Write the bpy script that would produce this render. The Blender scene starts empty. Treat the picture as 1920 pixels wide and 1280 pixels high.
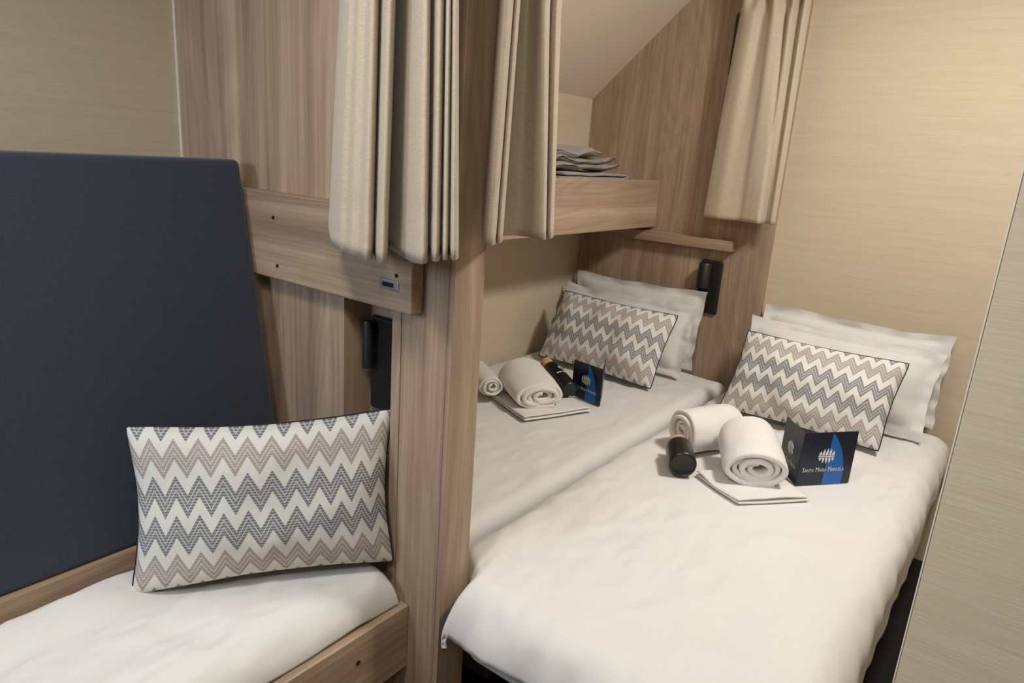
import bpy, bmesh, math, random
from mathutils import Vector, Matrix, noise

# ------------------------------------------------------------------ units
# The room is laid out in units of 0.9 m with the eye height as z = 0;
# X runs along the beds towards the head wall, Y to the left, Z up.
S, EYE = 0.9, 1.45
sc = bpy.context.scene
col = sc.collection
random.seed(4)
FLOOR = -EYE / S
CEIL = 0.95


def w(p):
    return Vector((p[0] * S, p[1] * S, p[2] * S + EYE))


# ------------------------------------------------------------------ materials
def new_mat(name):
    m = bpy.data.materials.new(name)
    m.use_nodes = True
    nt = m.node_tree
    b = nt.nodes['Principled BSDF']
    return m, nt, b


def node(nt, typ, **kw):
    n = nt.nodes.new(typ)
    for k, v in kw.items():
        setattr(n, k, v)
    return n


def srgb(r, g, b):
    def f(c):
        c /= 255
        return c / 12.92 if c <= .04045 else ((c + .055) / 1.055) ** 2.4
    return (f(r), f(g), f(b), 1)


def math_n(nt, op, a, b=None):
    n = node(nt, 'ShaderNodeMath', operation=op)
    for i, v in enumerate((a, b)):
        if v is None:
            continue
        if isinstance(v, (int, float)):
            n.inputs[i].default_value = v
        else:
            nt.links.new(v, n.inputs[i])
    return n.outputs[0]


def mix_c(nt, f, a, b):
    n = node(nt, 'ShaderNodeMix', data_type='RGBA')
    for sock, v in ((n.inputs[0], f), (n.inputs[6], a), (n.inputs[7], b)):
        if isinstance(v, (int, float)):
            sock.default_value = v
        elif isinstance(v, tuple):
            sock.default_value = v
        else:
            nt.links.new(v, sock)
    return n.outputs[2]


def wood_mat(name, axis, dark, mid, light, rough=.5):
    """oak laminate, grain running along the given axis"""
    m, nt, b = new_mat(name)
    L = nt.links.new
    tc = node(nt, 'ShaderNodeTexCoord')
    oi = node(nt, 'ShaderNodeObjectInfo')
    off = node(nt, 'ShaderNodeVectorMath', operation='ADD')
    sc3 = node(nt, 'ShaderNodeVectorMath', operation='SCALE')
    cx = node(nt, 'ShaderNodeCombineXYZ')
    for i in range(3):
        L(oi.outputs['Random'], cx.inputs[i])
    L(cx.outputs[0], sc3.inputs[0])
    sc3.inputs['Scale'].default_value = 7.3
    L(tc.outputs['Object'], off.inputs[0])
    L(sc3.outputs[0], off.inputs[1])

    def stretched(across, along):
        mp = node(nt, 'ShaderNodeMapping')
        s = [across] * 3
        s['xyz'.index(axis)] = along
        mp.inputs['Scale'].default_value = s
        L(off.outputs[0], mp.inputs[0])
        return mp.outputs[0]

    def nz(vec, detail, rough_, dist=0.):
        n = node(nt, 'ShaderNodeTexNoise')
        n.inputs['Scale'].default_value = 1
        n.inputs['Detail'].default_value = detail
        n.inputs['Roughness'].default_value = rough_
        n.inputs['Distortion'].default_value = dist
        L(vec, n.inputs['Vector'])
        return n.outputs['Fac']
    tone = nz(stretched(17, .4), 3, .55)
    grain = nz(stretched(140, 1.8), 4, .6, .3)
    cath = nz(stretched(6.5, .9), 1, .4, .2)
    ring = math_n(nt, 'PINGPONG', math_n(nt, 'MULTIPLY', cath, 26), 1.)
    fine = nz(stretched(420, 9), 2, .5)
    v = math_n(nt, 'MULTIPLY', tone, .85)
    v = math_n(nt, 'ADD', v, math_n(nt, 'MULTIPLY', grain, .42))
    v = math_n(nt, 'ADD', v, math_n(nt, 'MULTIPLY', ring, .1))
    v = math_n(nt, 'ADD', v, math_n(nt, 'MULTIPLY', fine, .28))
    v = math_n(nt, 'SUBTRACT', v, .34)
    r = node(nt, 'ShaderNodeValToRGB')
    r.color_ramp.elements[0].position = .22
    r.color_ramp.elements[0].color = dark
    r.color_ramp.elements[1].position = .75
    r.color_ramp.elements[1].color = light
    e = r.color_ramp.elements.new(.5)
    e.color = mid
    L(v, r.inputs[0])
    L(r.outputs[0], b.inputs['Base Color'])
    b.inputs['Roughness'].default_value = rough
    bp = node(nt, 'ShaderNodeBump')
    bp.inputs['Strength'].default_value = .12
    bp.inputs['Distance'].default_value = .002
    L(grain, bp.inputs['Height'])
    L(bp.outputs[0], b.inputs['Normal'])
    return m


OAK = (srgb(130, 107, 89), srgb(163, 138, 115), srgb(188, 164, 139))
M = {}
M['wood_z'] = wood_mat('oak_vertical_grain', 'z', *OAK)
M['wood_x'] = wood_mat('oak_grain_along_x', 'x', *OAK)
M['wood_y'] = wood_mat('oak_grain_along_y', 'y', *OAK)


def wallpaper(name, ca, cb):
    m, nt, b = new_mat(name)
    L = nt.links.new
    tc = node(nt, 'ShaderNodeTexCoord')
    mp = node(nt, 'ShaderNodeMapping')
    mp.inputs['Scale'].default_value = (14, 14, 360)
    L(tc.outputs['Object'], mp.inputs[0])
    n = node(nt, 'ShaderNodeTexNoise')
    n.inputs['Scale'].default_value = 1
    n.inputs['Detail'].default_value = 4
    n.inputs['Distortion'].default_value = .4
    L(mp.outputs[0], n.inputs['Vector'])
    mp2 = node(nt, 'ShaderNodeMapping')
    mp2.inputs['Scale'].default_value = (2, 2, 60)
    L(tc.outputs['Object'], mp2.inputs[0])
    n2 = node(nt, 'ShaderNodeTexNoise')
    n2.inputs['Scale'].default_value = 1
    L(mp2.outputs[0], n2.inputs['Vector'])
    f = math_n(nt, 'ADD', math_n(nt, 'MULTIPLY', n.outputs[0], .6), math_n(nt, 'MULTIPLY', n2.outputs[0], .5))
    r = node(nt, 'ShaderNodeValToRGB')
    r.color_ramp.elements[0].position = .3
    r.color_ramp.elements[0].color = ca
    r.color_ramp.elements[1].position = .75
    r.color_ramp.elements[1].color = cb
    L(f, r.inputs[0])
    L(r.outputs[0], b.inputs['Base Color'])
    b.inputs['Roughness'].default_value = .75
    bp = node(nt, 'ShaderNodeBump')
    bp.inputs['Strength'].default_value = .22
    bp.inputs['Distance'].default_value = .0015
    L(n.outputs[0], bp.inputs['Height'])
    L(bp.outputs[0], b.inputs['Normal'])
    return m


M['paper'] = wallpaper('beige_grasscloth', srgb(193, 176, 150), srgb(205, 190, 165))


def fabric(name, c, rough=.85, bump=.15, scale=900., amount=.06, sheen=0., weave=False, c2=None):
    m, nt, b = new_mat(name)
    L = nt.links.new
    tc = node(nt, 'ShaderNodeTexCoord')
    n = node(nt, 'ShaderNodeTexNoise')
    n.inputs['Scale'].default_value = scale
    n.inputs['Detail'].default_value = 3
    L(tc.outputs['Object'], n.inputs['Vector'])
    dk = c2 if c2 else tuple(x * (1 - amount * 2) for x in c[:3]) + (1,)
    L(mix_c(nt, n.outputs[0], dk, c), b.inputs['Base Color'])
    b.inputs['Roughness'].default_value = rough
    b.inputs['Specular IOR Level'].default_value = .25
    if sheen:
        b.inputs['Sheen Weight'].default_value = sheen
    bp = node(nt, 'ShaderNodeBump')
    bp.inputs['Strength'].default_value = bump
    bp.inputs['Distance'].default_value = .002
    L(n.outputs[0], bp.inputs['Height'])
    L(bp.outputs[0], b.inputs['Normal'])
    return m


M['linen'] = fabric('white_cotton', srgb(215, 212, 207), .8, .04, 500, .01)
M['towel'] = fabric('white_terry', srgb(226, 222, 216), .95, 1., 330, .05, .2)
M['navy'] = fabric('navy_felt', srgb(66, 72, 88), .95, .3, 420, .0, .2, c2=srgb(40, 45, 58))
M['navy_back'] = fabric('navy_cushion_back', srgb(42, 44, 52), .9, .2, 500, .1)
M['blanket'] = fabric('grey_blanket', srgb(156, 150, 143), .95, .4, 400, .05, .2)
M['carpet'] = fabric('dark_carpet', srgb(44, 42, 40), 1., .8, 300, .0, c2=srgb(16, 16, 16))


def curtain_mat():
    m, nt, b = new_mat('greige_curtain_weave')
    L = nt.links.new
    tc = node(nt, 'ShaderNodeTexCoord')
    mp = node(nt, 'ShaderNodeMapping')
    mp.inputs['Scale'].default_value = (90, 90, 700)
    L(tc.outputs['Object'], mp.inputs[0])
    n = node(nt, 'ShaderNodeTexNoise')
    n.inputs['Scale'].default_value = 1
    n.inputs['Detail'].default_value = 2
    L(mp.outputs[0], n.inputs['Vector'])
    L(mix_c(nt, n.outputs[0], srgb(158, 142, 120), srgb(202, 187, 164)), b.inputs['Base Color'])
    b.inputs['Roughness'].default_value = .6
    b.inputs['Sheen Weight'].default_value = .2
    bp = node(nt, 'ShaderNodeBump')
    bp.inputs['Strength'].default_value = .15
    bp.inputs['Distance'].default_value = .001
    L(n.outputs[0], bp.inputs['Height'])
    L(bp.outputs[0], b.inputs['Normal'])
    return m


M['curtain'] = curtain_mat()


def plain(name, c, rough=.5, metal=0., spec=.5):
    m, nt, b = new_mat(name)
    tc = node(nt, 'ShaderNodeTexCoord')
    n = node(nt, 'ShaderNodeTexNoise')
    n.inputs['Scale'].default_value = 60
    nt.links.new(tc.outputs['Object'], n.inputs['Vector'])
    nt.links.new(mix_c(nt, n.outputs[0], tuple(x * .92 for x in c[:3]) + (1,), c), b.inputs['Base Color'])
    b.inputs['Roughness'].default_value = rough
    b.inputs['Metallic'].default_value = metal
    b.inputs['Specular IOR Level'].default_value = spec
    return m


M['black'] = plain('matt_black_metal', srgb(30, 28, 28), .42)
M['black_gloss'] = plain('black_bottle', srgb(24, 23, 23), .3)
M['hole'] = plain('dark_hole', srgb(20, 15, 12), .9)
M['cork'] = plain('cork', srgb(205, 160, 112), .8)
M['steel'] = plain('satin_steel', srgb(170, 170, 172), .4, .6)
M['card'] = plain('navy_card', srgb(20, 28, 48), .35)
M['blue'] = plain('blue_print', srgb(22, 98, 178), .4)
M['white'] = plain('white_print', srgb(225, 226, 228), .5)
M['ceil'] = plain('cream_ceiling', srgb(216, 204, 184), .7)
M['trim'] = plain('pale_edge_trim', srgb(226, 220, 206), .4)
M['paperboard'] = plain('card_edge', srgb(190, 190, 192), .6)


def chevron_mat():
    m, nt, b = new_mat('zigzag_weave')
    L = nt.links.new
    uv = node(nt, 'ShaderNodeUVMap')
    sx = node(nt, 'ShaderNodeSeparateXYZ')
    L(uv.outputs[0], sx.inputs[0])
    u, v = sx.outputs[0], sx.outputs[1]
    tri = math_n(nt, 'PINGPONG', math_n(nt, 'MULTIPLY', u, 23.), 1.)
    p = math_n(nt, 'ADD', math_n(nt, 'MULTIPLY', v, 4.5), math_n(nt, 'MULTIPLY', tri, .53))
    p = math_n(nt, 'ADD', p, .34)
    fr = math_n(nt, 'FRACT', p)
    band = math_n(nt, 'MODULO', math_n(nt, 'FLOOR', p), 3.)
    taupe = math_n(nt, 'COMPARE', band, 1.)
    nt.nodes[-1].inputs[2].default_value = .3
    inb = math_n(nt, 'LESS_THAN', fr, .57)
    # two fine light lines inside each coloured band
    w1 = math_n(nt, 'LESS_THAN', math_n(nt, 'ABSOLUTE', math_n(nt, 'SUBTRACT', fr, .19)), .024)
    w2 = math_n(nt, 'LESS_THAN', math_n(nt, 'ABSOLUTE', math_n(nt, 'SUBTRACT', fr, .38)), .024)
    line = math_n(nt, 'MAXIMUM', w1, w2)
    dash = math_n(nt, 'GREATER_THAN', math_n(nt, 'SINE', math_n(nt, 'MULTIPLY', v, 2 * math.pi * 62)), .15)
    white = srgb(216, 213, 205)
    slate = mix_c(nt, dash, srgb(107, 110, 112), srgb(160, 161, 160))
    taup = mix_c(nt, dash, srgb(158, 147, 142), srgb(176, 166, 160))
    c = mix_c(nt, taupe, slate, taup)
    c = mix_c(nt, math_n(nt, 'MULTIPLY', line, .75), c, white)
    c = mix_c(nt, inb, white, c)
    L(c, b.inputs['Base Color'])
    b.inputs['Roughness'].default_value = .85
    b.inputs['Specular IOR Level'].default_value = .25
    bp = node(nt, 'ShaderNodeBump')
    bp.inputs['Strength'].default_value = .25
    bp.inputs['Distance'].default_value = .001
    L(math_n(nt, 'ADD', inb, math_n(nt, 'MULTIPLY', dash, .4)), bp.inputs['Height'])
    L(bp.outputs[0], b.inputs['Normal'])
    return m


M['zigzag'] = chevron_mat()


# ------------------------------------------------------------------ object helpers
def props(o, label=None, cat=None, group=None, kind=None):
    if label: o['label'] = label
    if cat: o['category'] = cat
    if group: o['group'] = group
    if kind: o['kind'] = kind
    return o


def empty(name, p, label, cat, group=None):
    o = bpy.data.objects.new(name, None)
    o.empty_display_size = .05
    o.location = w(p)
    col.objects.link(o)
    return props(o, label, cat, group)


def world_loc(o):
    v = Vector(o.location)
    while o.parent:
        o = o.parent
        v += o.location
    return v


def link(name, bm, mat, parent=None, smooth=False, mods=(), angle=None):
    """bmesh in room units -> one mesh object with its origin at its own base"""
    for v in bm.verts:
        v.co = w(v.co)
    xs = [v.co for v in bm.verts]
    lo = Vector([min(c[i] for c in xs) for i in range(3)])
    hi = Vector([max(c[i] for c in xs) for i in range(3)])
    org = Vector(((lo.x + hi.x) / 2, (lo.y + hi.y) / 2, lo.z))
    for v in bm.verts:
        v.co -= org
    bmesh.ops.recalc_face_normals(bm, faces=bm.faces[:]) if not smooth else None
    me = bpy.data.meshes.new(name)
    bm.to_mesh(me)
    bm.free()
    me.materials.append(mat)
    for p in me.polygons:
        p.use_smooth = bool(smooth)
    if smooth and angle:
        me.set_sharp_from_angle(angle=math.radians(angle))
    o = bpy.data.objects.new(name, me)
    col.objects.link(o)
    if parent:
        o.parent = parent
        o.location = org - world_loc(parent)
    else:
        o.location = org
    for kind, kw in mods:
        md = o.modifiers.new(kind.title(), kind)
        for k, v in kw.items():
            setattr(md, k, v)
    return o


def add_box(bm, x0, x1, y0, y1, z0, z1, bev=0., seg=2):
    r = bmesh.ops.create_cube(bm, size=1)
    vs = r['verts']
    for v in vs:
        v.co = Vector(((x0 + x1) / 2 + v.co.x * (x1 - x0), (y0 + y1) / 2 + v.co.y * (y1 - y0), (z0 + z1) / 2 + v.co.z * (z1 - z0)))
    if bev:
        es = {e for v in vs for e in v.link_edges}
        bmesh.ops.bevel(bm, geom=list(es), offset=bev, segments=seg, profile=.5, affect='EDGES')
    return bm


def box(*a, **k):
    return add_box(bmesh.new(), *a, **k)


def prism(pts, ext):
    """polygon (3-D points) swept by a vector"""
    bm = bmesh.new()
    a = [bm.verts.new(p) for p in pts]
    b = [bm.verts.new(Vector(p) + Vector(ext)) for p in pts]
    n = len(pts)
    bm.faces.new(a)
    bm.faces.new(b[::-1])
    for i in range(n):
        bm.faces.new((a[i], b[i], b[(i + 1) % n], a[(i + 1) % n]))
    return bm


def lathe(prof, mat4, seg=40, bm=None):
    """prof: (radius, height) list around local z, placed by mat4"""
    bm = bm or bmesh.new()
    rings = []
    for r, h in prof:
        if r < 1e-6:
            rings.append([bm.verts.new(mat4 @ Vector((0, 0, h)))])
        else:
            rings.append([bm.verts.new(mat4 @ Vector((r * math.cos(2 * math.pi * k / seg), r * math.sin(2 * math.pi * k / seg), h))) for k in range(seg)])
    for a, b in zip(rings, rings[1:]):
        for k in range(seg):
            k2 = (k + 1) % seg
            if len(a) == 1 and len(b) == 1:
                continue
            if len(a) == 1:
                bm.faces.new((a[0], b[k2], b[k]))
            elif len(b) == 1:
                bm.faces.new((a[k], a[k2], b[0]))
            else:
                bm.faces.new((a[k], a[k2], b[k2], b[k]))
    bmesh.ops.recalc_face_normals(bm, faces=bm.faces[:])
    return bm


def frame_z(o, zdir, up=(0, 0, 1)):
    """matrix with local z along zdir, local x as near 'up' as possible"""
    z = Vector(zdir).normalized()
    if abs(z.dot(Vector(up))) > .98:
        up = (1, 0, 0)
    x = Vector(up) - z * z.dot(Vector(up))
    x.normalize()
    y = z.cross(x)
    return Matrix(((x.x, y.x, z.x, o[0]), (x.y, y.y, z.y, o[1]), (x.z, y.z, z.z, o[2]), (0, 0, 0, 1)))


def grid(nu, nv, fn, uvs=None):
    bm = bmesh.new()
    vs = [[bm.verts.new(fn(i / nu, j / nv)) for j in range(nv + 1)] for i in range(nu + 1)]
    lay = bm.loops.layers.uv.new('UVMap')
    for i in range(nu):
        for j in range(nv):
            f = bm.faces.new((vs[i][j], vs[i + 1][j], vs[i + 1][j + 1], vs[i][j + 1]))
            for lp, (a, b) in zip(f.loops, ((i, j), (i + 1, j), (i + 1, j + 1), (i, j + 1))):
                lp[lay].uv = (a / nu, b / nv)
    return bm


def smooth(a, b, x):
    t = max(0., min(1., (x - a) / (b - a)))
    return t * t * (3 - 2 * t)


def fbm(p, s, oct_=3):
    return noise.fractal(Vector(p) * s, 1., 2., oct_)


def structure(name, bm, mat, **k):
    return props(link(name, bm, mat, **k), kind='structure')


# ------------------------------------------------------------------ the setting
YL = 2.035       # left wall
XF = 3.30        # head wall
XB = -1.35       # behind the viewer
YR = -1.0        # right wall
structure('floor', box(XB, XF, YR, YL, FLOOR - .05, FLOOR), M['carpet'])
structure('ceiling', box(XB, XF, YR, YL, CEIL, CEIL + .05), M['ceil'])
structure('wall_left', box(XB, XF, YL, YL + .06, FLOOR, CEIL), M['paper'])
structure('wall_far', box(XF, XF + .06, YR, YL + .06, FLOOR, CEIL), M['paper'])
structure('wall_right', box(XB, XF, YR - .06, YR, FLOOR, CEIL), M['paper'])
structure('wall_back', box(XB - .06, XB, YR, YL, FLOOR, CEIL), M['paper'])
structure('wall_near', box(.90, .955, YR, .034, FLOOR, CEIL, .001), M['paper'])
structure('trim_1', box(.8992, .9558, .0343, .0362, FLOOR, CEIL, .001), M['trim'])
# sloping hull lining above the window-side berth
sl = (1.553 - 2.07) / (.738 - .262)
ytop = 2.07 + sl * (CEIL - .262)
structure('ceiling_slope', prism([(1.158, YL, .294), (1.158, ytop, CEIL), (1.158, YL, CEIL)], (XF - 1.159, 0, 0)), M['ceil'])

# middle partition with its open lamp recess
PX0, PX1 = 1.06, 1.156
bm = bmesh.new()
add_box(bm, PX0, PX1, 1.306, YL - .001, FLOOR, CEIL)
add_box(bm, PX0, PX1, 1.1075, 1.136, FLOOR, CEIL)
add_box(bm, PX0, PX1, 1.136, 1.306, -.358, CEIL)
add_box(bm, 1.146, PX1, 1.136, 1.306, -1.06, -.358)
add_box(bm, PX0, PX1, 1.136, 1.306, FLOOR, -1.06)
structure('wall_middle', bm, M['wood_z'])
structure('trim_2', box(PX0 - .003, PX0 + .004, YL - .007, YL, FLOOR, CEIL), M['trim'])

# ------------------------------------------------------------------ post
post = empty('wooden_post', (1.11, 1.03, FLOOR), 'tall oak post standing between the bench corner and the two white beds', 'post')
link('front_board', box(PX0, PX1, .966, 1.1055, FLOOR, CEIL, .0015), M['wood_z'], post)
link('side_board', box(PX0 - .001, PX1, .951, .9645, FLOOR, CEIL, .0015), M['wood_z'], post)

# ------------------------------------------------------------------ bunk board on the left partition
bb = empty('bunk_board', (1.04, 1.4, -.35), 'wide horizontal oak board screwed to the partition behind the left curtain', 'board')
link('board', box(1.022, PX0 - .0005, 1.04, 1.70, -.352, -.136, .004, seg=3), M['wood_y'], bb)
for y, z in ((1.531, -.197), (1.518, -.316)):
    link('screw_hole', lathe([(0, .0), (.0045, 0), (.0045, .003), (0, .003)], frame_z((1.0225, y, z), (-1, 0, 0)), 16), M['hole'], bb)
lt = link('latch_plate', box(1.0185, 1.0225, 1.077, 1.135, -.3055, -.2835, .003, seg=2), M['steel'], bb)
link('slot', box(1.0172, 1.0192, 1.091, 1.126, -.300, -.290, .001), M['hole'], lt)
link('screw', lathe([(0, 0), (.003, 0), (.003, .0015), (0, .002)], frame_z((1.0187, 1.083, -.296), (-1, 0, 0)), 14), M['steel'], lt)
link('screw_hole', lathe([(0, .0), (.0042, 0), (.0042, .003), (0, .003)], frame_z((1.0225, 1.085, -.272), (-1, 0, 0)), 16), M['hole'], bb)

# ------------------------------------------------------------------ head wall cladding, ledge
hp = link('headboard_panel', prism([(XF - .022, .998, FLOOR), (XF - .022, YL - .002, FLOOR), (XF - .022, YL - .002, .295), (XF - .022, ytop + .002, CEIL - .001), (XF - .022, .998, CEIL - .001)], (.0215, 0, 0)), M['wood_z'])
props(hp, 'dark oak wall panel with slanted top edge at the head of the far bed', 'wall panel')
bm = box(3.225, XF - .0225, 1.165, YL - .004, -.386, -.337, .003)
props(link('wall_ledge', bm, M['wood_y']), 'narrow oak ledge on the head wall above the reading lamp of the far bed', 'ledge')

# upper berth beside the hull
ub = empty('upper_berth', (2.2, 1.8, -.32), 'upper bunk shelf with light oak front board above the far bed', 'bunk')
link('front_board', box(PX1 + .001, XF - .0225, 1.594, 1.626, -.318, -.088, .003), M['wood_x'], ub)
link('platform', box(PX1 + .001, XF - .0225, 1.6265, YL - .003, -.20, -.172, .001), M['wood_x'], ub)
link('mattress', box(PX1 + .01, XF - .03, 1.632, YL - .008, -.1715, -.104, .012), M['linen'], ub)

# ------------------------------------------------------------------ blankets on the upper berth
def folded_cloth(name, x0, x1, y0, y1, z0, h, layers, mat, seed, label, cat, group=None, rot=0.):
    """a folded cloth: one continuous ribbon zig-zagging in height, soft edges"""
    n_l = layers
    t = h / n_l
    cx, cy = (x0 + x1) / 2, (y0 + y1) / 2
    prof = []
    for k in range(n_l):
        zc = z0 + t * (k + .5)
        lo, hi = x0 + .006 * (seed * k % 3), x1 - .008 * ((seed + k) % 3)
        rng = [lo + (hi - lo) * i / 14 for i in range(15)]
        if k % 2:
            rng = rng[::-1]
        prof += [(x, zc) for x in rng]
        if k < n_l - 1:
            e = rng[-1] + (t * .45 if k % 2 == 0 else -t * .45)
            prof.append((e, zc + t * .5))
    n = len(prof)
    R = Matrix.Rotation(rot, 3, 'Z')

    def fn(a, b):
        i = min(n - 1, int(round(a * (n - 1))))
        x, z = prof[i]
        y = y0 + (y1 - y0) * b
        d = fbm((x + seed, y, z * 3), 9, 2)
        q = R @ Vector((x - cx, y - cy + .012 * math.sin(seed + i), 0))
        k = (z - z0) / h
        return Vector((q.x + cx, q.y + cy, z + d * .006 * min(1, k * 2)))
    bm = grid(n - 1, 16, fn)
    return props(link(name, bm, mat, smooth=True, mods=(('SOLIDIFY', dict(thickness=t * S * .8, offset=0.)), ('SUBSURF', dict(levels=1, render_levels=1)))), label, cat, group)


folded_cloth('folded_sheet', 2.50, 3.06, 1.66, 1.94, -.1, .036, 2, M['blanket'], 2.0, 'flat folded pale grey sheet at the bottom of the pile on the upper bunk', 'sheet')


def rumpled(name, x0, x1, y0, y1, z0, h, seed, label, cat):
    """loosely folded blanket: three soft swelling folds"""
    cx, cy = (x0 + x1) / 2, (y0 + y1) / 2

    def fn(a, b):
        th = 2 * math.pi * a
        # closed cross-section in (x, z), flattened, lobed like stacked folds
        c, s_ = math.cos(th), math.sin(th)
        e = .55
        px = math.copysign(abs(c) ** e, c)
        pz = math.copysign(abs(s_) ** e, s_)
        end = 1 - (abs(2 * b - 1)) ** 6 * .6
        lob = 1 + .10 * math.sin(5 * th + seed) * (abs(c) > .2)
        x = cx + (x1 - x0) / 2 * px * lob
        y = y0 + (y1 - y0) * b
        d = fbm((x * 1.2 + seed, y * .7, s_ * .5), 9, 3)
        slope = .75 + .25 * math.sin(2.2 * c + seed)
        z = z0 + h * .5 + h * .5 * pz * end * (slope if s_ > 0 else 1) + (d * .012 if s_ > 0 else 0)
        return Vector((x, y + d * .01, z))
    bm = grid(56, 22, fn)
    bmesh.ops.remove_doubles(bm, verts=bm.verts[:], dist=1e-4)
    return props(link(name, bm, M['blanket'], smooth=True), label, cat)


def fold_stack(name, x0, x1, y0, y1, z0, h, n, seed, label, cat):
    """soft blanket folded n times: rounded lobes bulging at the near and right edges"""
    bm = bmesh.new()
    t = h / n
    for k in range(n):
        xa = x1 - .035 * k - .01 * math.sin(seed * 3 + k * 2)
        tilt = .05 * math.sin(seed + k * 1.7)

        def fn(a, b, k=k, xa=xa, tilt=tilt):
            th = 2 * math.pi * a
            c, s_ = math.cos(th), math.sin(th)
            px = math.copysign(abs(c) ** .6, c)
            pz = math.copysign(abs(s_) ** .55, s_)
            ya = y0 + .012 * k
            u = (px + 1) / 2
            x = x0 + (xa - x0) * u
            bb_ = (b - .5) * 2
            endp = max(0., 1 - abs(bb_) ** 5) ** .5
            y = (ya + y1) / 2 + (y1 - ya) / 2 * bb_
            d = fbm((x + seed + k * 3, y, k), 7, 2)
            z = z0 + t * (k + .5) + t * .56 * pz * endp + tilt * (u - .5) * t * 1.6 + d * .02 + .004 * math.sin(14 * x + 9 * y + seed) * (s_ > 0)
            return Vector((x, y, z))
        g = grid(40, 18, fn)
        me = bpy.data.meshes.new('tmp')
        g.to_mesh(me)
        g.free()
        bm.from_mesh(me)
        bpy.data.meshes.remove(me)
    bmesh.ops.remove_doubles(bm, verts=bm.verts[:], dist=1e-5)
    return props(link(name, bm, M['blanket'], smooth=True), label, cat)


fold_stack('folded_blanket', 2.46, 2.99, 1.67, 1.92, -.052, .048, 2, 1.0, 'grey blanket with wide soft folds in the middle of the pile on the upper bunk', 'blanket')
fold_stack('folded_blanket', 2.44, 2.86, 1.69, 1.90, 0.0, .032, 1, 2.6, 'smaller rumpled grey blanket on top of the pile on the upper bunk', 'blanket')


# ------------------------------------------------------------------ curtains
def spline(pts, n):
    """Catmull-Rom through tuples -> n+1 samples"""
    out = []
    m = len(pts) - 1
    for i in range(n + 1):
        t = i / n * m
        k = min(m - 1, int(t))
        f = t - k
        p = [Vector(pts[max(0, min(m, k + q))]) for q in (-1, 0, 1, 2)]
        out.append(.5 * ((2 * p[1]) + (-p[0] + p[2]) * f + (2 * p[0] - 5 * p[1] + 4 * p[2] - p[3]) * f * f + (-p[0] + 3 * p[1] - 3 * p[2] + p[3]) * f ** 3))
    return out


def curtain(name, bottom, top, z0, z1, label, place, hemfn=lambda a: 0., nu=220, nv=48, seed=0., kz=.42, pinch=0.):
    """bottom/top: plan curves (along, depth); place maps (along, depth, z) to room"""
    B, T = spline(bottom, nu), spline(top, nu)

    def fn(a, b):
        i = int(round(a * nu))
        k = min(1., b / kz)
        q = B[i].lerp(T[i], k)
        z = z0 + (z1 - z0) * b + hemfn(a) * (1 - b)
        d = .004 * fbm((a * 3 + seed, z * .8, 2), 2, 2)
        hem = -.0022 if abs(b - .085) < .012 else 0.
        if pinch:
            d += pinch * math.sin(2 * math.pi * 5.5 * a) * smooth(.74, .86, b)
        return Vector(place(q[0], q[1] + d + hem, z))
    bm = grid(nu, nv, fn)
    o = link(name, bm, M['curtain'], smooth=True, mods=(('SOLIDIFY', dict(thickness=.0035, offset=0.)),))
    return props(o, label, 'curtain', None)


def px_plan(pts, p0, p1, s0, s1):
    return [(s0 + (q - p0) / (p1 - p0) * (s1 - s0), d) for q, d in pts]


c1 = [(616, -.022), (619, .004), (626, .020), (640, .030), (652, .028), (664, .034), (680, .030), (692, .036), (702, .028), (707, .0), (704, -.045), (708, -.05), (711, -.015), (716, .02), (725, .034), (732, .022), (735, -.02), (734, -.06), (741, -.062), (752, -.035), (768, -.008), (788, .02), (803, .024), (808, .002), (806, -.035), (811, -.03), (817, .004), (824, .01), (828, -.008), (827, -.035), (832, -.03), (837, .004), (841, .0), (842, -.03), (847, -.012), (853, .008), (859, -.012)]
b1 = px_plan(c1, 618, 858, 1.236, .862)
c1 = [(q, d * 1.3) for q, d in c1]
b1 = px_plan(c1, 618, 858, 1.244, .868)
def remap(q, xs, ys):
    for i in range(len(xs) - 1):
        if q <= xs[i + 1] or i == len(xs) - 2:
            return ys[i] + (q - xs[i]) / (xs[i + 1] - xs[i]) * (ys[i + 1] - ys[i])


t1 = px_plan([(remap(q, (618, 706, 734, 808, 826, 842, 858), (640, 715, 747, 810, 831, 845, 856)), d * .92) for q, d in c1], 640, 855, 1.207, .898)
curtain('berth_curtain', b1, t1, -.218, CEIL - .002, 'greige pleated curtain hanging in front of the left partition and its bunk board', lambda s, d, z: (.935 - d, s * (.935 - d) / .97, z * .96),
        hemfn=lambda a: -.012 * math.sin(math.pi * min(1, a * 1.6)) + .035 * max(0, a - .55) + .012 * (a < .03))
c2 = [(906, -.03), (908, .0), (912, .022), (919, .03), (925, .018), (927, -.02), (929, .0), (932, .014), (936, .008), (938, -.02), (938, -.045), (950, -.046), (968, -.038), (988, -.016), (1004, .008), (1015, .022), (1021, .016), (1022, -.012), (1025, .006), (1031, .018), (1036, .008), (1037, -.014)]
b2 = px_plan(c2, 908, 1037, 1.085, 1.335)
c2 = [(q, d * 1.15) for q, d in c2]
b2 = px_plan(c2, 908, 1037, 1.122, 1.375)
t2 = px_plan([(remap(q, (908, 926, 937, 1015, 1037), (941, 960, 972, 1018, 1053)), d * .9) for q, d in c2], 940, 1053, 1.132, 1.335)
curtain('berth_curtain', b2, t2, -.186, CEIL - .002, 'narrow greige curtain bunched right of the wooden post in front of the upper bunk', lambda s, d, z: (s * (.895 - d) / .93, .895 - d, z * .97))
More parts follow.
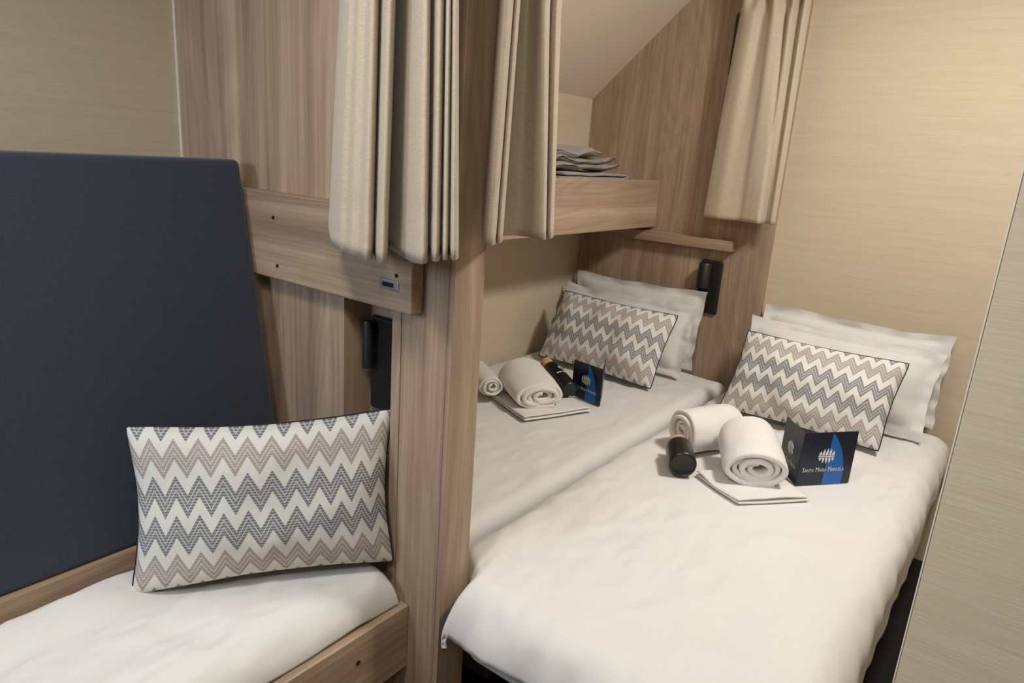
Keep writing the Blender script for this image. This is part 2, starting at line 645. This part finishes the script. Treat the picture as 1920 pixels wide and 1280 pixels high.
c3b = [(1.318, .0), (1.285, .012), (1.24, .02), (1.19, .012), (1.145, .004), (1.11, .014), (1.075, .024), (1.045, .03), (1.034, .0), (1.033, -.024), (1.015, -.012), (.995, .0), (.984, -.016)]
c3m = [(1.262, .0), (1.235, .018), (1.20, .024), (1.172, -.004), (1.150, .012), (1.125, .03), (1.1, .006), (1.085, -.02), (1.07, .022), (1.05, .03), (1.028, -.01), (1.004, .024), (.986, -.012)]
curtain('berth_curtain', c3b, c3m, -.236, .92, 'greige curtain with pinched pleats gathered at the head wall beside the beige wall', lambda s, d, z: (3.165 - d, s * .986, z * .985), nu=180, nv=60, seed=5., kz=1., pinch=.02)

# ------------------------------------------------------------------ reading lamps
def lamp(px, yc, zt, hw, hh, label, tube_dy=.0, r=.026, tl=.128):
    e = empty('reading_lamp', (px, yc, zt - hh), label, 'lamp', None)
    link('back_plate', box(px - .018, px, yc - hw, yc + hw, zt - hh, zt, .009, seg=4), M['black'], e)
    ty = yc + tube_dy
    m4 = frame_z((px - .018 - r - .004, ty, zt - .016 - tl), (0, 0, 1))
    t = link('lamp_head', lathe([(0, .004), (r * .8, .004), (r * .86, 0), (r, 0), (r, tl), (r * .9, tl + .005), (0, tl + .005)], m4, 32), M['black'], e, smooth=True, angle=40)
    link('hinge', lathe([(0, 0), (.011, 0), (.011, .014), (0, .014)], frame_z((px - .016, ty, zt - .09), (-1, 0, 0)), 18), M['black'], e, smooth=True, angle=40)
    return e


lamp(XF - .0214, 1.262, -.442, .055, .262, 'black reading lamp on the dark oak wall below the ledge by the far bed', .016, .031, .115)
lamp(XF - .0214, 1.262, .665, .055, .262, 'black reading lamp half hidden by the gathered curtain near the ceiling', .012)
lamp(1.1466, 1.227, -.412, .063, .245, 'black reading lamp inside the dark recess above the bench cushion', .048, .0145, .115)

# ------------------------------------------------------------------ beds
BT = -1.0     # top of the covers


def bed(x0, x1, y0, y1, label):
    e = empty('bed', ((x0 + x1) / 2, (y0 + y1) / 2, FLOOR), label, 'bed', None)
    link('base', box(x0 + .30, x1, y0 + .03, y1 - .03, FLOOR, -1.24, .004), M['wood_x'], e)
    link('mattress', box(x0 + .04, x1, y0 + .012, y1 - .012, -1.2395, -1.12, .03, seg=4), M['linen'], e)
    return e


bed(1.165, XF - .023, 1.075, YL - .01, 'single bed with oak base along the left wall under the upper bunk')
bed(1.10, XF - .024, .165, .945, 'single bed with oak base standing clear beside the gap to the near beige wall')


def edge_prof(a, lo, hi, rl, rh, dl, dh):
    """walk a sheet across a slab: -> (position, drop)"""
    q = math.pi / 2
    La, Lb = rl * q + dl, rh * q + dh
    tot = La + (hi - lo - rl - rh) + Lb
    s = a * tot
    if s < dl:
        return lo, rl + (dl - s)
    if s < La:
        th = (La - s) / rl
        return lo + rl - rl * math.sin(th), rl - rl * math.cos(th)
    if s < tot - Lb:
        return lo + rl + (s - La), 0.
    s2 = s - (tot - Lb)
    if s2 < rh * q:
        th = s2 / rh
        return hi - rh + rh * math.sin(th), rh - rh * math.cos(th)
    return hi, rh + (s2 - rh * q)


def duvet(x, y, rx, ry, dx, dy, ztop, label, wr=1., seed=0., flat=None, nx=150, ny=110, zfn=None, cat='duvet', shape=None, hemamp=.012):
    def fn(a, b):
        X, zx = edge_prof(a, x[0], x[1], rx[0], rx[1], dx[0], dx[1])
        Y, zy = edge_prof(b, y[0], y[1], ry[0], ry[1], dy[0], dy[1])
        drop = math.hypot(zx, zy)
        p = Vector((X, Y, ztop - drop))
        if shape:
            p = shape(p, zx, zy)
        k = min(1., drop / .12)
        fl = 1.
        for cx, cy, cr in ((2.2, .62, .36), (2.3, 1.55, .33)):
            fl *= smooth(.7, 1.15, math.hypot(p.x - cx, p.y - cy) / cr)
        d = fbm((p.x * .8 + seed, p.y, 0), 4.2, 3) * .006 * wr
        d += (.5 - abs(fbm((p.x * .7 + seed, p.y * 1.5, 7.), 9., 3))) * .006 * wr - .003 * wr
        d += .004 * wr * (1 - abs(fbm((p.x + seed, p.y * 1.4, 3.3), 3.3, 2))) ** 6
        d *= fl
        if zfn:
            d += zfn(p.x, p.y)
        p.z += d * (1 - .4 * k)
        # gathers along the hanging sides
        rip = fbm((p.x * 6 + seed, p.y * 6, p.z * 1.4), 2.2, 2) * hemamp * k
        nx_ = (-1 if a < .5 else 1) * min(1, zx / max(drop, 1e-4)) if drop > 0 else 0
        ny_ = (-1 if b < .5 else 1) * min(1, zy / max(drop, 1e-4)) if drop > 0 else 0
        p.x += nx_ * rip
        p.y += ny_ * rip * (.45 if b < .5 else 1.)
        p.z += rip * .6 * k
        return p
    bm = grid(nx, ny, fn)
    o = link('duvet', bm, M['linen'], smooth=True, mods=(('SOLIDIFY', dict(thickness=.012, offset=-1.)),))
    return props(o, label, cat, None)


# far bed cover: wraps the mattress, lower on the side of the gap
duvet((1.172, 3.245), (1.08, 2.022), (.06, .10), (.05, .05), (.06, .05), (.06, .05), BT, 'white duvet on the far bed along the left wall', .8, 1.7, hemamp=.004)


def bed2_shape(p, zx, zy):
    # narrows beside the post; the foot corner there droops
    t = 1 - smooth(1.14, 1.26, p.x)
    if p.y > .5:
        p.y -= .13 * t * ((p.y - .5) / .566) ** 3
        # the hanging side rises towards the head
    if zy > .09 and p.y < .5:
        p.z += (zy - .09) * .75 * smooth(2.2, 3.1, p.x)
    return p


duvet((1.055, 3.245), (.128, 1.058), (.11, .10), (.09, .07), (.012, .02), (.12, .03), BT + .004, 'white puffy duvet hanging over the foot of the near bed', 1.25, 6.1, shape=bed2_shape, hemamp=.02)


# ------------------------------------------------------------------ pillows and cushions
def panel_pts(C, U, V, N, T, pinch, seed, wr, side=1., flange=0., ex=2.6, sag=0.):
    C, U, V, N = Vector(C), Vector(U), Vector(V), Vector(N).normalized()

    def fn(a, b):
        u, v = 2 * a - 1, 2 * b - 1
        uu = u * (1 - pinch * (1 - v * v) * abs(u) ** 2)
        vv = v * (1 - pinch * 1.3 * (1 - u * u) * abs(v) ** 2)
        fu, fv = (min(1, abs(u) / (1 - flange)), min(1, abs(v) / (1 - flange * U.length / V.length)))
        th = max(0., (1 - fu ** ex) * (1 - fv ** ex)) ** (.62 if flange else .52)
        if not flange:
            rc = 1 - .022 * (abs(u) * abs(v)) ** 7
            uu, vv = uu * rc, vv * rc
        q = C + U * uu + V * vv
        d = fbm((u * 1.6 + seed, v * 1.2, seed * 2), 1.1, 2)
        if flange and th < .02:
            wv = fbm((u * 2.3 + seed, v * 2.3, 1.), 1.3, 2)
            q = q + N * wv * .016
        q = q + V * (sag * (1 - u * u) * -.08)
        q = q + N * side * .0018 * (flange > 0)
        if flange:
            q = q + V * (.05 * fbm((u * 2.1 + seed, seed, v), 1., 2) * abs(v) ** 3) + U * (.03 * fbm((v * 2.1, seed, u + 4), 1., 2) * abs(u) ** 3)
        return q + N * side * (T * th * (1 + wr * d * .3) + wr * d * .006 * th ** .3)
    return fn


def pillow(C, U, V, N, T, label, seed, flange=.1, wr=1., group=None):
    """white oxford pillow: two swollen faces inside a flat border"""
    bm = grid(56, 44, panel_pts(C, U, V, N, T, .03, seed, wr, 1., flange))
    g = grid(56, 44, panel_pts(C, U, V, N, T, .03, seed, wr * .5, -1., flange))
    me = bpy.data.meshes.new('tmp')
    bmesh.ops.reverse_faces(g, faces=g.faces[:])
    g.to_mesh(me)
    g.free()
    bm.from_mesh(me)
    bpy.data.meshes.remove(me)
    bmesh.ops.remove_doubles(bm, verts=bm.verts[:], dist=.0008)
    return props(link('pillow', bm, M['linen'], smooth=True), label, 'pillow', group)


def cushion(C, U, V, N, T, label, seed, zipper=False, wr=1., pinch=.05):
    C = Vector(C)
    base = C - Vector(V)
    e = empty('zigzag_cushion', base, label, 'cushion', None)
    link('front_panel', grid(72, 56, panel_pts(C, U, V, N, T, pinch, seed, wr, 1.)), M['zigzag'], e, smooth=True)
    g = grid(72, 56, panel_pts(C, U, V, N, T * .9, pinch, seed + 3, wr, -1.))
    bmesh.ops.reverse_faces(g, faces=g.faces[:])
    link('back_panel', g, M['navy_back'], e, smooth=True, mods=())
    # piped seam all round
    f = panel_pts(C, U, V, N, 0., pinch, seed, 0., 1.)
    path = [f(i / 40, 0) for i in range(40)] + [f(1, i / 30) for i in range(30)] + [f(1 - i / 40, 1) for i in range(40)] + [f(0, 1 - i / 30) for i in range(30)]
    bm = bmesh.new()
    rings = []
    n = len(path)
    Nn = Vector(N).normalized()
    for i, p in enumerate(path):
        tg = (path[(i + 1) % n] - path[i - 1]).normalized()
        o_ = tg.cross(Nn).normalized()
        rings.append([bm.verts.new(p + (o_ * math.cos(a) + Nn * math.sin(a)) * .0024) for a in [k * math.pi / 3 for k in range(6)]])
    for i in range(n):
        a, b = rings[i], rings[(i + 1) % n]
        for k in range(6):
            bm.faces.new((a[k], a[(k + 1) % 6], b[(k + 1) % 6], b[k]))
    bmesh.ops.recalc_face_normals(bm, faces=bm.faces[:])
    link('piping', bm, M['navy_back'], e, smooth=True)
    if zipper:
        p = f(1, .72)
        bm = bmesh.new()
        d = Vector(U).normalized()
        m4 = frame_z(p - d * .004, d + Vector((0, 0, -.25)))
        lathe([(0, 0), (.003, 0), (.0035, .012), (.0045, .02), (.0045, .036), (0, .038)], m4, 10, bm)
        link('zipper_pull', bm, M['black'], e, smooth=True)
    return e


def frame4(bl, br, tl, tr, sq=None):
    bl, br, tl, tr = map(Vector, (bl, br, tl, tr))
    C = (bl + br + tl + tr) / 4
    U = ((br + tr) - (bl + tl)) / 4
    V = ((tl + tr) - (bl + br)) / 4
    N = U.cross(V)
    return C, U, V, N


# far bed: two white pillows against the oak wall, one cushion
pillow(*frame4((3.17, 2.0, -.985), (3.17, 1.25, -.985), (3.225, 1.99, -.60), (3.205, 1.24, -.585)), .04, 'white bordered pillow at the back of the far bed, flat against the oak wall', 2.2)
pillow(*frame4((3.00, 1.99, -.99), (3.00, 1.26, -.99), (3.12, 2.0, -.655), (3.12, 1.22, -.65)), .065, 'white bordered pillow leaning behind the zigzag cushion of the far bed', 7.7)
cushion(*frame4((2.75, 1.89, -.975), (2.75, 1.262, -.985), (2.93, 1.885, -.655), (2.925, 1.245, -.665)), .075, 'zigzag grey cushion on the far bed, beside the left wall', 1.3)
# near bed
pillow(*frame4((3.20, .98, -.982), (3.20, .215, -.982), (3.255, .985, -.60), (3.255, .19, -.60)), .05, 'white bordered pillow at the back of the near bed, flat against the beige wall', 4.4)
pillow(*frame4((3.00, .985, -.98), (2.99, .235, -.98), (3.135, 1.0, -.635), (3.135, .2, -.655)), .075, 'white bordered pillow leaning behind the zigzag cushion of the near bed', 9.1)
cushion(*frame4((2.735, .945, -.975), (2.735, .322, -.975), (2.90, .925, -.66), (2.90, .305, -.66)), .075, 'zigzag grey cushion on the near bed, right behind the open blue card', 5.2)

# ------------------------------------------------------------------ bench on the left
bench = empty('bench', (.4, 1.3, FLOOR), 'low oak bench with a front rail in the left corner under the navy backrest', 'bench')
rl = link('front_rail', box(-.6, PX0 - .0005, 1.054, 1.082, -1.275, -1.095, .003), M['wood_x'], bench)
link('screw_hole', lathe([(0, .0), (.0055, 0), (.0055, .003), (0, .003)], frame_z((.9, 1.0545, -1.165), (0, -1, 0)), 16), M['hole'], rl)
link('seat_base', box(-.6, PX0 - .001, 1.0825, 1.62, -1.27, -1.13, .002), M['wood_x'], bench)
link('plinth', box(-.6, PX0 - .001, 1.16, 1.62, FLOOR, -1.2705, .002), M['wood_x'], bench)


def seat_shape(p, zx, zy):
    p.z += .042 * smooth(1.37, 1.465, p.y)
    return p


duvet((-.6, 1.04), (1.072, 1.483), (.05, .04), (.085, .03), (.0, .025), (.0, .0), -1.002, 'white duvet laid over the bench below the zigzag cushion on the left', 1.3, 3.3, shape=seat_shape, ny=90, hemamp=.011)

# padded backrest, leaning
zb, zt = -.928, -.066
lean = .1886
y_at = lambda z: 1.530 + lean * (z + .755)
br = empty('padded_backrest', (.2, 1.5, -1.0), 'tall navy blue felt backrest leaning over the bench on the left', 'backrest')


def back_fn(side):
    return None


bm = bmesh.new()
xa, xb = -.6, 1.016
th = .075
add_box(bm, xa, xb, -th, 0, 0, (zt - zb), .014, seg=4)
for v in bm.verts:
    y_, z_ = v.co.y, v.co.z
    v.co = Vector((v.co.x, y_at(zb) + lean * z_ - (y_) * 1., zb + z_))
link('pad', bm, M['navy'], br, smooth=True, angle=45)
bm = bmesh.new()
add_box(bm, xa, xb, y_at(-.965) - .004, y_at(-.965) + .07, -1.06, -.9285, .002)
link('wood_strip', bm, M['wood_x'], br)
link('support', box(xa, xb, 1.60, YL - .002, -1.095, -.98, .002), M['wood_x'], br)

# bench cushion, in the corner between backrest and recess
cushion(*frame4((.565, 1.425, -.992), (1.05, 1.092, -.995), (.612, 1.485, -.628), (1.085, 1.150, -.600)), .07, 'large zigzag grey cushion standing on the left bench against the navy backrest', 8.3, True, wr=.6, pinch=.085)


# ------------------------------------------------------------------ towels
def towel_roll(p0, p1, R, flat, label, seed, turns=3.6, taper=0.):
    """spiral-rolled towel lying along p0 -> p1 (floor-level points of its axis)"""
    p0, p1 = Vector(p0), Vector(p1)
    ax = (p1 - p0)
    Ln = ax.length
    ax.normalize()
    side = ax.cross(Vector((0, 0, 1)))
    pitch = R * .88 / turns
    n = 120

    def fn(a, b):
        th = a * turns * 2 * math.pi
        r = R - pitch * th / (2 * math.pi)
        fl = flat * (1 - taper * b)
        r *= 1 + .07 * fbm((math.cos(th) + seed, math.sin(th), b * 1.5), 1.2, 2) + .03 * fbm((th * .6, seed, b * 3), 1., 2)
        e = abs(2 * b - 1)
        r *= 1 - .05 * e ** 5
        c, s_ = math.cos(th - 2.2), math.sin(th - 2.2)
        z = r * s_ * fl
        zz = max(z, -R * fl * .92)
        push = (1 - .5 * (R - r) / R) * .012 * math.sin(th * .5 + seed) * (1 if b > .5 else -1) * e ** 3
        q = p0 + ax * (Ln * b + push) + side * (r * c * (1 + .05 * (s_ < 0)))
        q.z = p0.z + R * fl * .92 + zz + .002
        return q
    bm = grid(n, 30, fn)
    o = link('rolled_towel', bm, M['towel'], smooth=True, mods=(('SOLIDIFY', dict(thickness=pitch * S * .82, offset=-1.)), ('SUBSURF', dict(levels=1, render_levels=1))))
    return props(o, label, 'towel', None)


def flat_towel(quad, z0, label, seed):
    """hand towel folded in three, soft rounded edges"""
    A, B, C_, D = [Vector((q[0], q[1], 0)) for q in quad]
    bm = bmesh.new()
    for k in range(2):
        t = .0105

        def fn(a, b, k=k):
            th = 2 * math.pi * a
            c, s_ = math.cos(th), math.sin(th)
            px = math.copysign(abs(c) ** .18, c)
            pz = math.copysign(abs(s_) ** .5, s_)
            u = (px + 1) / 2
            e = (1 - abs(2 * b - 1) ** 24) ** .5 if abs(2 * b - 1) < 1 else 0
            v = b
            # fold edges a little inside one another, sides bowed
            u2 = u * (1 - .02 * k) + .01 * k
            v2 = v * (1 - .025 * k)
            q = A.lerp(B, u2).lerp(D.lerp(C_, u2), v2)
            bow = .018 * math.sin(math.pi * u2) * (1 - v2) + .01 * math.sin(math.pi * v2)
            q += (A - D).normalized() * bow * .4
            d = fbm((q.x + seed, q.y, k), 7, 2)
            return Vector((q.x, q.y, z0 + t * (k + .5) + t * .48 * pz * e + d * .0025 * (1 + k)))
        g = grid(60, 40, fn)
        me = bpy.data.meshes.new('tmp')
        g.to_mesh(me)
        g.free()
        bm.from_mesh(me)
        bpy.data.meshes.remove(me)
    bmesh.ops.remove_doubles(bm, verts=bm.verts[:], dist=1e-5)
    return props(link('folded_towel', bm, M['towel'], smooth=True), label, 'towel', None)


TZ = -.993
flat_towel(((2.075, .755), (1.975, .575), (2.165, .415), (2.31, .60)), TZ, 'flat folded white towel under the rolled towels on the near bed', 1.)
towel_roll((2.215, .885, TZ + .012), (2.42, .78, TZ + .012), .075, .98, 'rolled white towel at the back on the near bed, its end beside the black bottle', 2.0)
towel_roll((2.285, .665, TZ + .031), (2.10, .565, TZ + .031), .092, .82, 'rolled white towel in front on the near bed, beside the open blue card', 6.0, taper=.32)
flat_towel(((2.20, 1.80), (2.03, 1.435), (2.325, 1.31), (2.46, 1.63)), TZ, 'flat folded white towel under the rolled towels on the far bed', 3.)
towel_roll((2.245, 1.865, TZ + .031), (2.10, 1.655, TZ + .031), .046, .8, 'rolled white towel with crumpled end at the left on the far bed', 4.0)
towel_roll((2.30, 1.66, TZ + .031), (2.155, 1.445, TZ + .031), .097, .62, 'rolled white towel lying against the black bottle on the far bed', 9.0, taper=.35)


# ------------------------------------------------------------------ bottles
def emblem_polys(cx, cy, r):
    """round sailing badge: leaning sails above, hull ribs below"""
    out = []
    for k in range(5):
        x0 = -.95 + k * .39
        x1 = x0 + .32
        xm = (x0 + x1) / 2
        h = math.sqrt(max(.1, 1 - (xm * .95) ** 2))
        out.append([(x0, .1), (x1, .1), (x1 + .03, h * .55), (x0 + .26, h), (x0 + .08, h * .62)])
        out.append([(x0 + .02, -.17), (x0 + .1, -h * .6), (x0 + .2, -h * .95), (x1 + .02, -h * .55), (x1, -.17)])
    out.append([(-1., .03), (1., .03), (.93, -.1), (-.93, -.1)])
    return [[(cx + x * r, cy + y * r) for x, y in p] for p in out]


def bottle(base, direc, r, Ln, label, printed=False):
    m4 = frame_z(base, direc)
    e = empty('bottle', (base[0], base[1], base[2] - r), label, 'bottle', None)
    b_ = Ln * .84
    link('body', lathe([(0, .003), (r * .78, .003), (r * .84, 0), (r * .95, .002), (r, .008), (r, b_ - .03), (r * .96, b_ - .015), (r * .8, b_ - .004), (r * .66, b_), (0, b_)], m4, 48), M['black_gloss'], e, smooth=True, angle=50)
    link('cork_lid', lathe([(0, b_ - .003), (r * .7, b_ - .003), (r * .74, b_ + .003), (r * .74, Ln - .004), (r * .68, Ln), (0, Ln)], m4, 36), M['cork'], e, smooth=True, angle=50)
    if printed:
        bm = bmesh.new()
        rr = r + .0008

        def wrap(x, y):
            a = x / rr
            return m4 @ Vector((math.cos(a + .35) * rr, math.sin(a + .35) * rr, y))
        for poly in emblem_polys(0, b_ * .66, r * .36):
            bm.faces.new([bm.verts.new(wrap(x, y)) for x, y in poly])
        link('emblem_print', bm, M['white'], e)
        bm = bmesh.new()
        for i in range(13):
            x = (-1 + 2 * i / 13) * r * .95
            wd = r * .11
            hgt = .0085 if i in (0, 5, 9) else .006
            if i in (4, 8):
                continue
            bm.faces.new([bm.verts.new(wrap(*q)) for q in ((x, b_ * .46), (x + wd, b_ * .46), (x + wd, b_ * .46 + hgt), (x, b_ * .46 + hgt))])
        link('lettering', bm, M['white'], e)
    return e


bottle((2.02, .782, TZ + .047), (.80, .48, .04), .0455, .17, 'black bottle with cork lid lying on the near bed, its base facing the room')
bottle((2.335, 1.428, TZ + .056), (.11, .215, .055), .038, .235, 'black bottle with white print lying on the far bed beside the rolled towel', True)


# ------------------------------------------------------------------ folded cards
def text_mesh(parts, size):
    """parts: (string, scale) runs set on one line -> list of polygons in 2-D"""
    x = 0.
    out = []
    for s_, k in parts:
        cu = bpy.data.curves.new('t', 'FONT')
        cu.body = s_
        cu.size = size * k
        cu.resolution_u = 3
        ob = bpy.data.objects.new('t', cu)
        col.objects.link(ob)
        bpy.context.view_layer.update()
        me = ob.to_mesh()
        mx = 0.
        for p in me.polygons:
            pl = [(me.vertices[i].co.x + x, me.vertices[i].co.y) for i in p.vertices]
            mx = max(mx, max(q[0] for q in pl))
            out.append(pl)
        ob.to_mesh_clear()
        bpy.data.objects.remove(ob)
        bpy.data.curves.remove(cu)
        x = max(mx, x) + size * .06
    wd = max(q[0] for p in out for q in p)
    return [[(a - wd / 2, b) for a, b in p] for p in out], wd


NAME = (('S', 1.25), ('ANTA', .88), (' M', 1.25), ('ARIA', .88), (' M', 1.25), ('ANUELA', .88))


def card(fold, left, right, h, label, both=True):
    """greeting card standing open, the fold towards the room"""
    F = Vector(fold)
    e = empty('folded_card', F, label, 'card', None)
    for tip, flip in ((Vector(left), True), (Vector(right), False)):
        # local axes: u runs left-to-right as read from outside
        d = tip - F
        W = d.length
        d.normalize()
        o, u = (tip, -d) if flip else (F, d)
        nrm = u.cross(Vector((0, 0, 1)))
        up = Vector((0, 0, 1))
        bm = bmesh.new()
        add_box(bm, 0, W, -.0025, 0, 0, h)
        for v in bm.verts:
            c = v.co.copy()
            v.co = o + u * c.x + nrm * c.y + up * c.z
        lf = link('leaf', bm, M['card'], e)

        def put(name, polys, mat, lift):
            b2 = bmesh.new()
            for p in polys:
                try:
                    b2.faces.new([b2.verts.new(o + u * (a * W) + up * (b * h) + nrm * lift) for a, b in p])
                except ValueError:
                    pass
            link(name, b2, mat, lf)
        sail = [(.47, .0), (.84, .0), (.845, .12), (.835, .3), (.80, .48), (.74, .66), (.66, .82), (.58, .93), (.53, .985), (.525, .97), (.51, .6)]
        if both or not flip:
            put('sail_print', [sail], M['blue'], .0006)
        put('emblem_print', [[(a, b) for a, b in p] for p in emblem_polys(.47, .55, .155)], M['white'], .0012)
        tx, wd = text_mesh(NAME, 1.)
        k = .78 / wd
        put('lettering', [[(.46 + a * k, .255 + b * k * 1.45) for a, b in p] for p in tx], M['white'], .0012)
    return e


card((2.25, .482, TZ), (2.365, .575, TZ), (2.41, .355, TZ), .186, 'open navy card with blue sail standing on the near bed beside a rolled towel', False)
card((2.405, 1.322, TZ), (2.435, 1.483, TZ), (2.555, 1.397, TZ), .16, 'open navy card with blue sail standing on the far bed before its cushion')

# ------------------------------------------------------------------ light
def area(name, loc, target, size, power, color, shape='DISK'):
    d = bpy.data.lights.new(name, 'AREA')
    d.shape = shape
    d.size = size
    d.energy = power
    d.color = color
    o = bpy.data.objects.new(name, d)
    o.location = w(loc)
    o.rotation_euler = (w(target) - w(loc)).to_track_quat('-Z', 'Y').to_euler()
    col.objects.link(o)
    return o


WARM = (1., .965, .915)
area('ceiling_downlight', (2.2, .05, CEIL - .02), (2.3, .8, -1), .35, 43, WARM)
area('ceiling_downlight', (.1, .75, CEIL - .02), (.5, .8, -1), .25, 10, WARM).data.spread = math.radians(130)
area('ceiling_downlight', (-.15, -.2, CEIL - .02), (.9, .7, -.6), .3, 12, WARM)
area('window_daylight', (-1.25, 1.55, .3), (1.0, 1.5, -.1),   .5, 18, (.62, .78, 1.), 'SQUARE')

wd = bpy.data.worlds.new('World')
sc.world = wd
wd.use_nodes = True
bg = wd.node_tree.nodes['Background']
bg.inputs[0].default_value = (.9, .92, 1., 1)
bg.inputs[1].default_value = .2

# ------------------------------------------------------------------ camera
yaw, pitch, roll = (math.radians(a) for a in (36.8, 15.25, 3.99))
f = Vector((math.cos(yaw) * math.cos(pitch), math.sin(yaw) * math.cos(pitch), -math.sin(pitch)))
r0 = Vector((math.sin(yaw), -math.cos(yaw), 0))
u0 = r0.cross(f)
r = math.cos(roll) * r0 + math.sin(roll) * u0
u = -math.sin(roll) * r0 + math.cos(roll) * u0
cam = bpy.data.cameras.new('camera')
cam.sensor_width = 36
cam.lens = 36 * 1300 / 1920
cam.clip_start = .02
co = bpy.data.objects.new('camera', cam)
co.matrix_world = Matrix(((r.x, u.x, -f.x, 0), (r.y, u.y, -f.y, 0), (r.z, u.z, -f.z, EYE), (0, 0, 0, 1)))
col.objects.link(co)
sc.camera = co

sc.view_settings.view_transform = 'Standard'
sc.view_settings.look = 'None'
sc.view_settings.exposure = -.12
sc.view_settings.gamma = 1.
sc.view_settings.use_curve_mapping = False
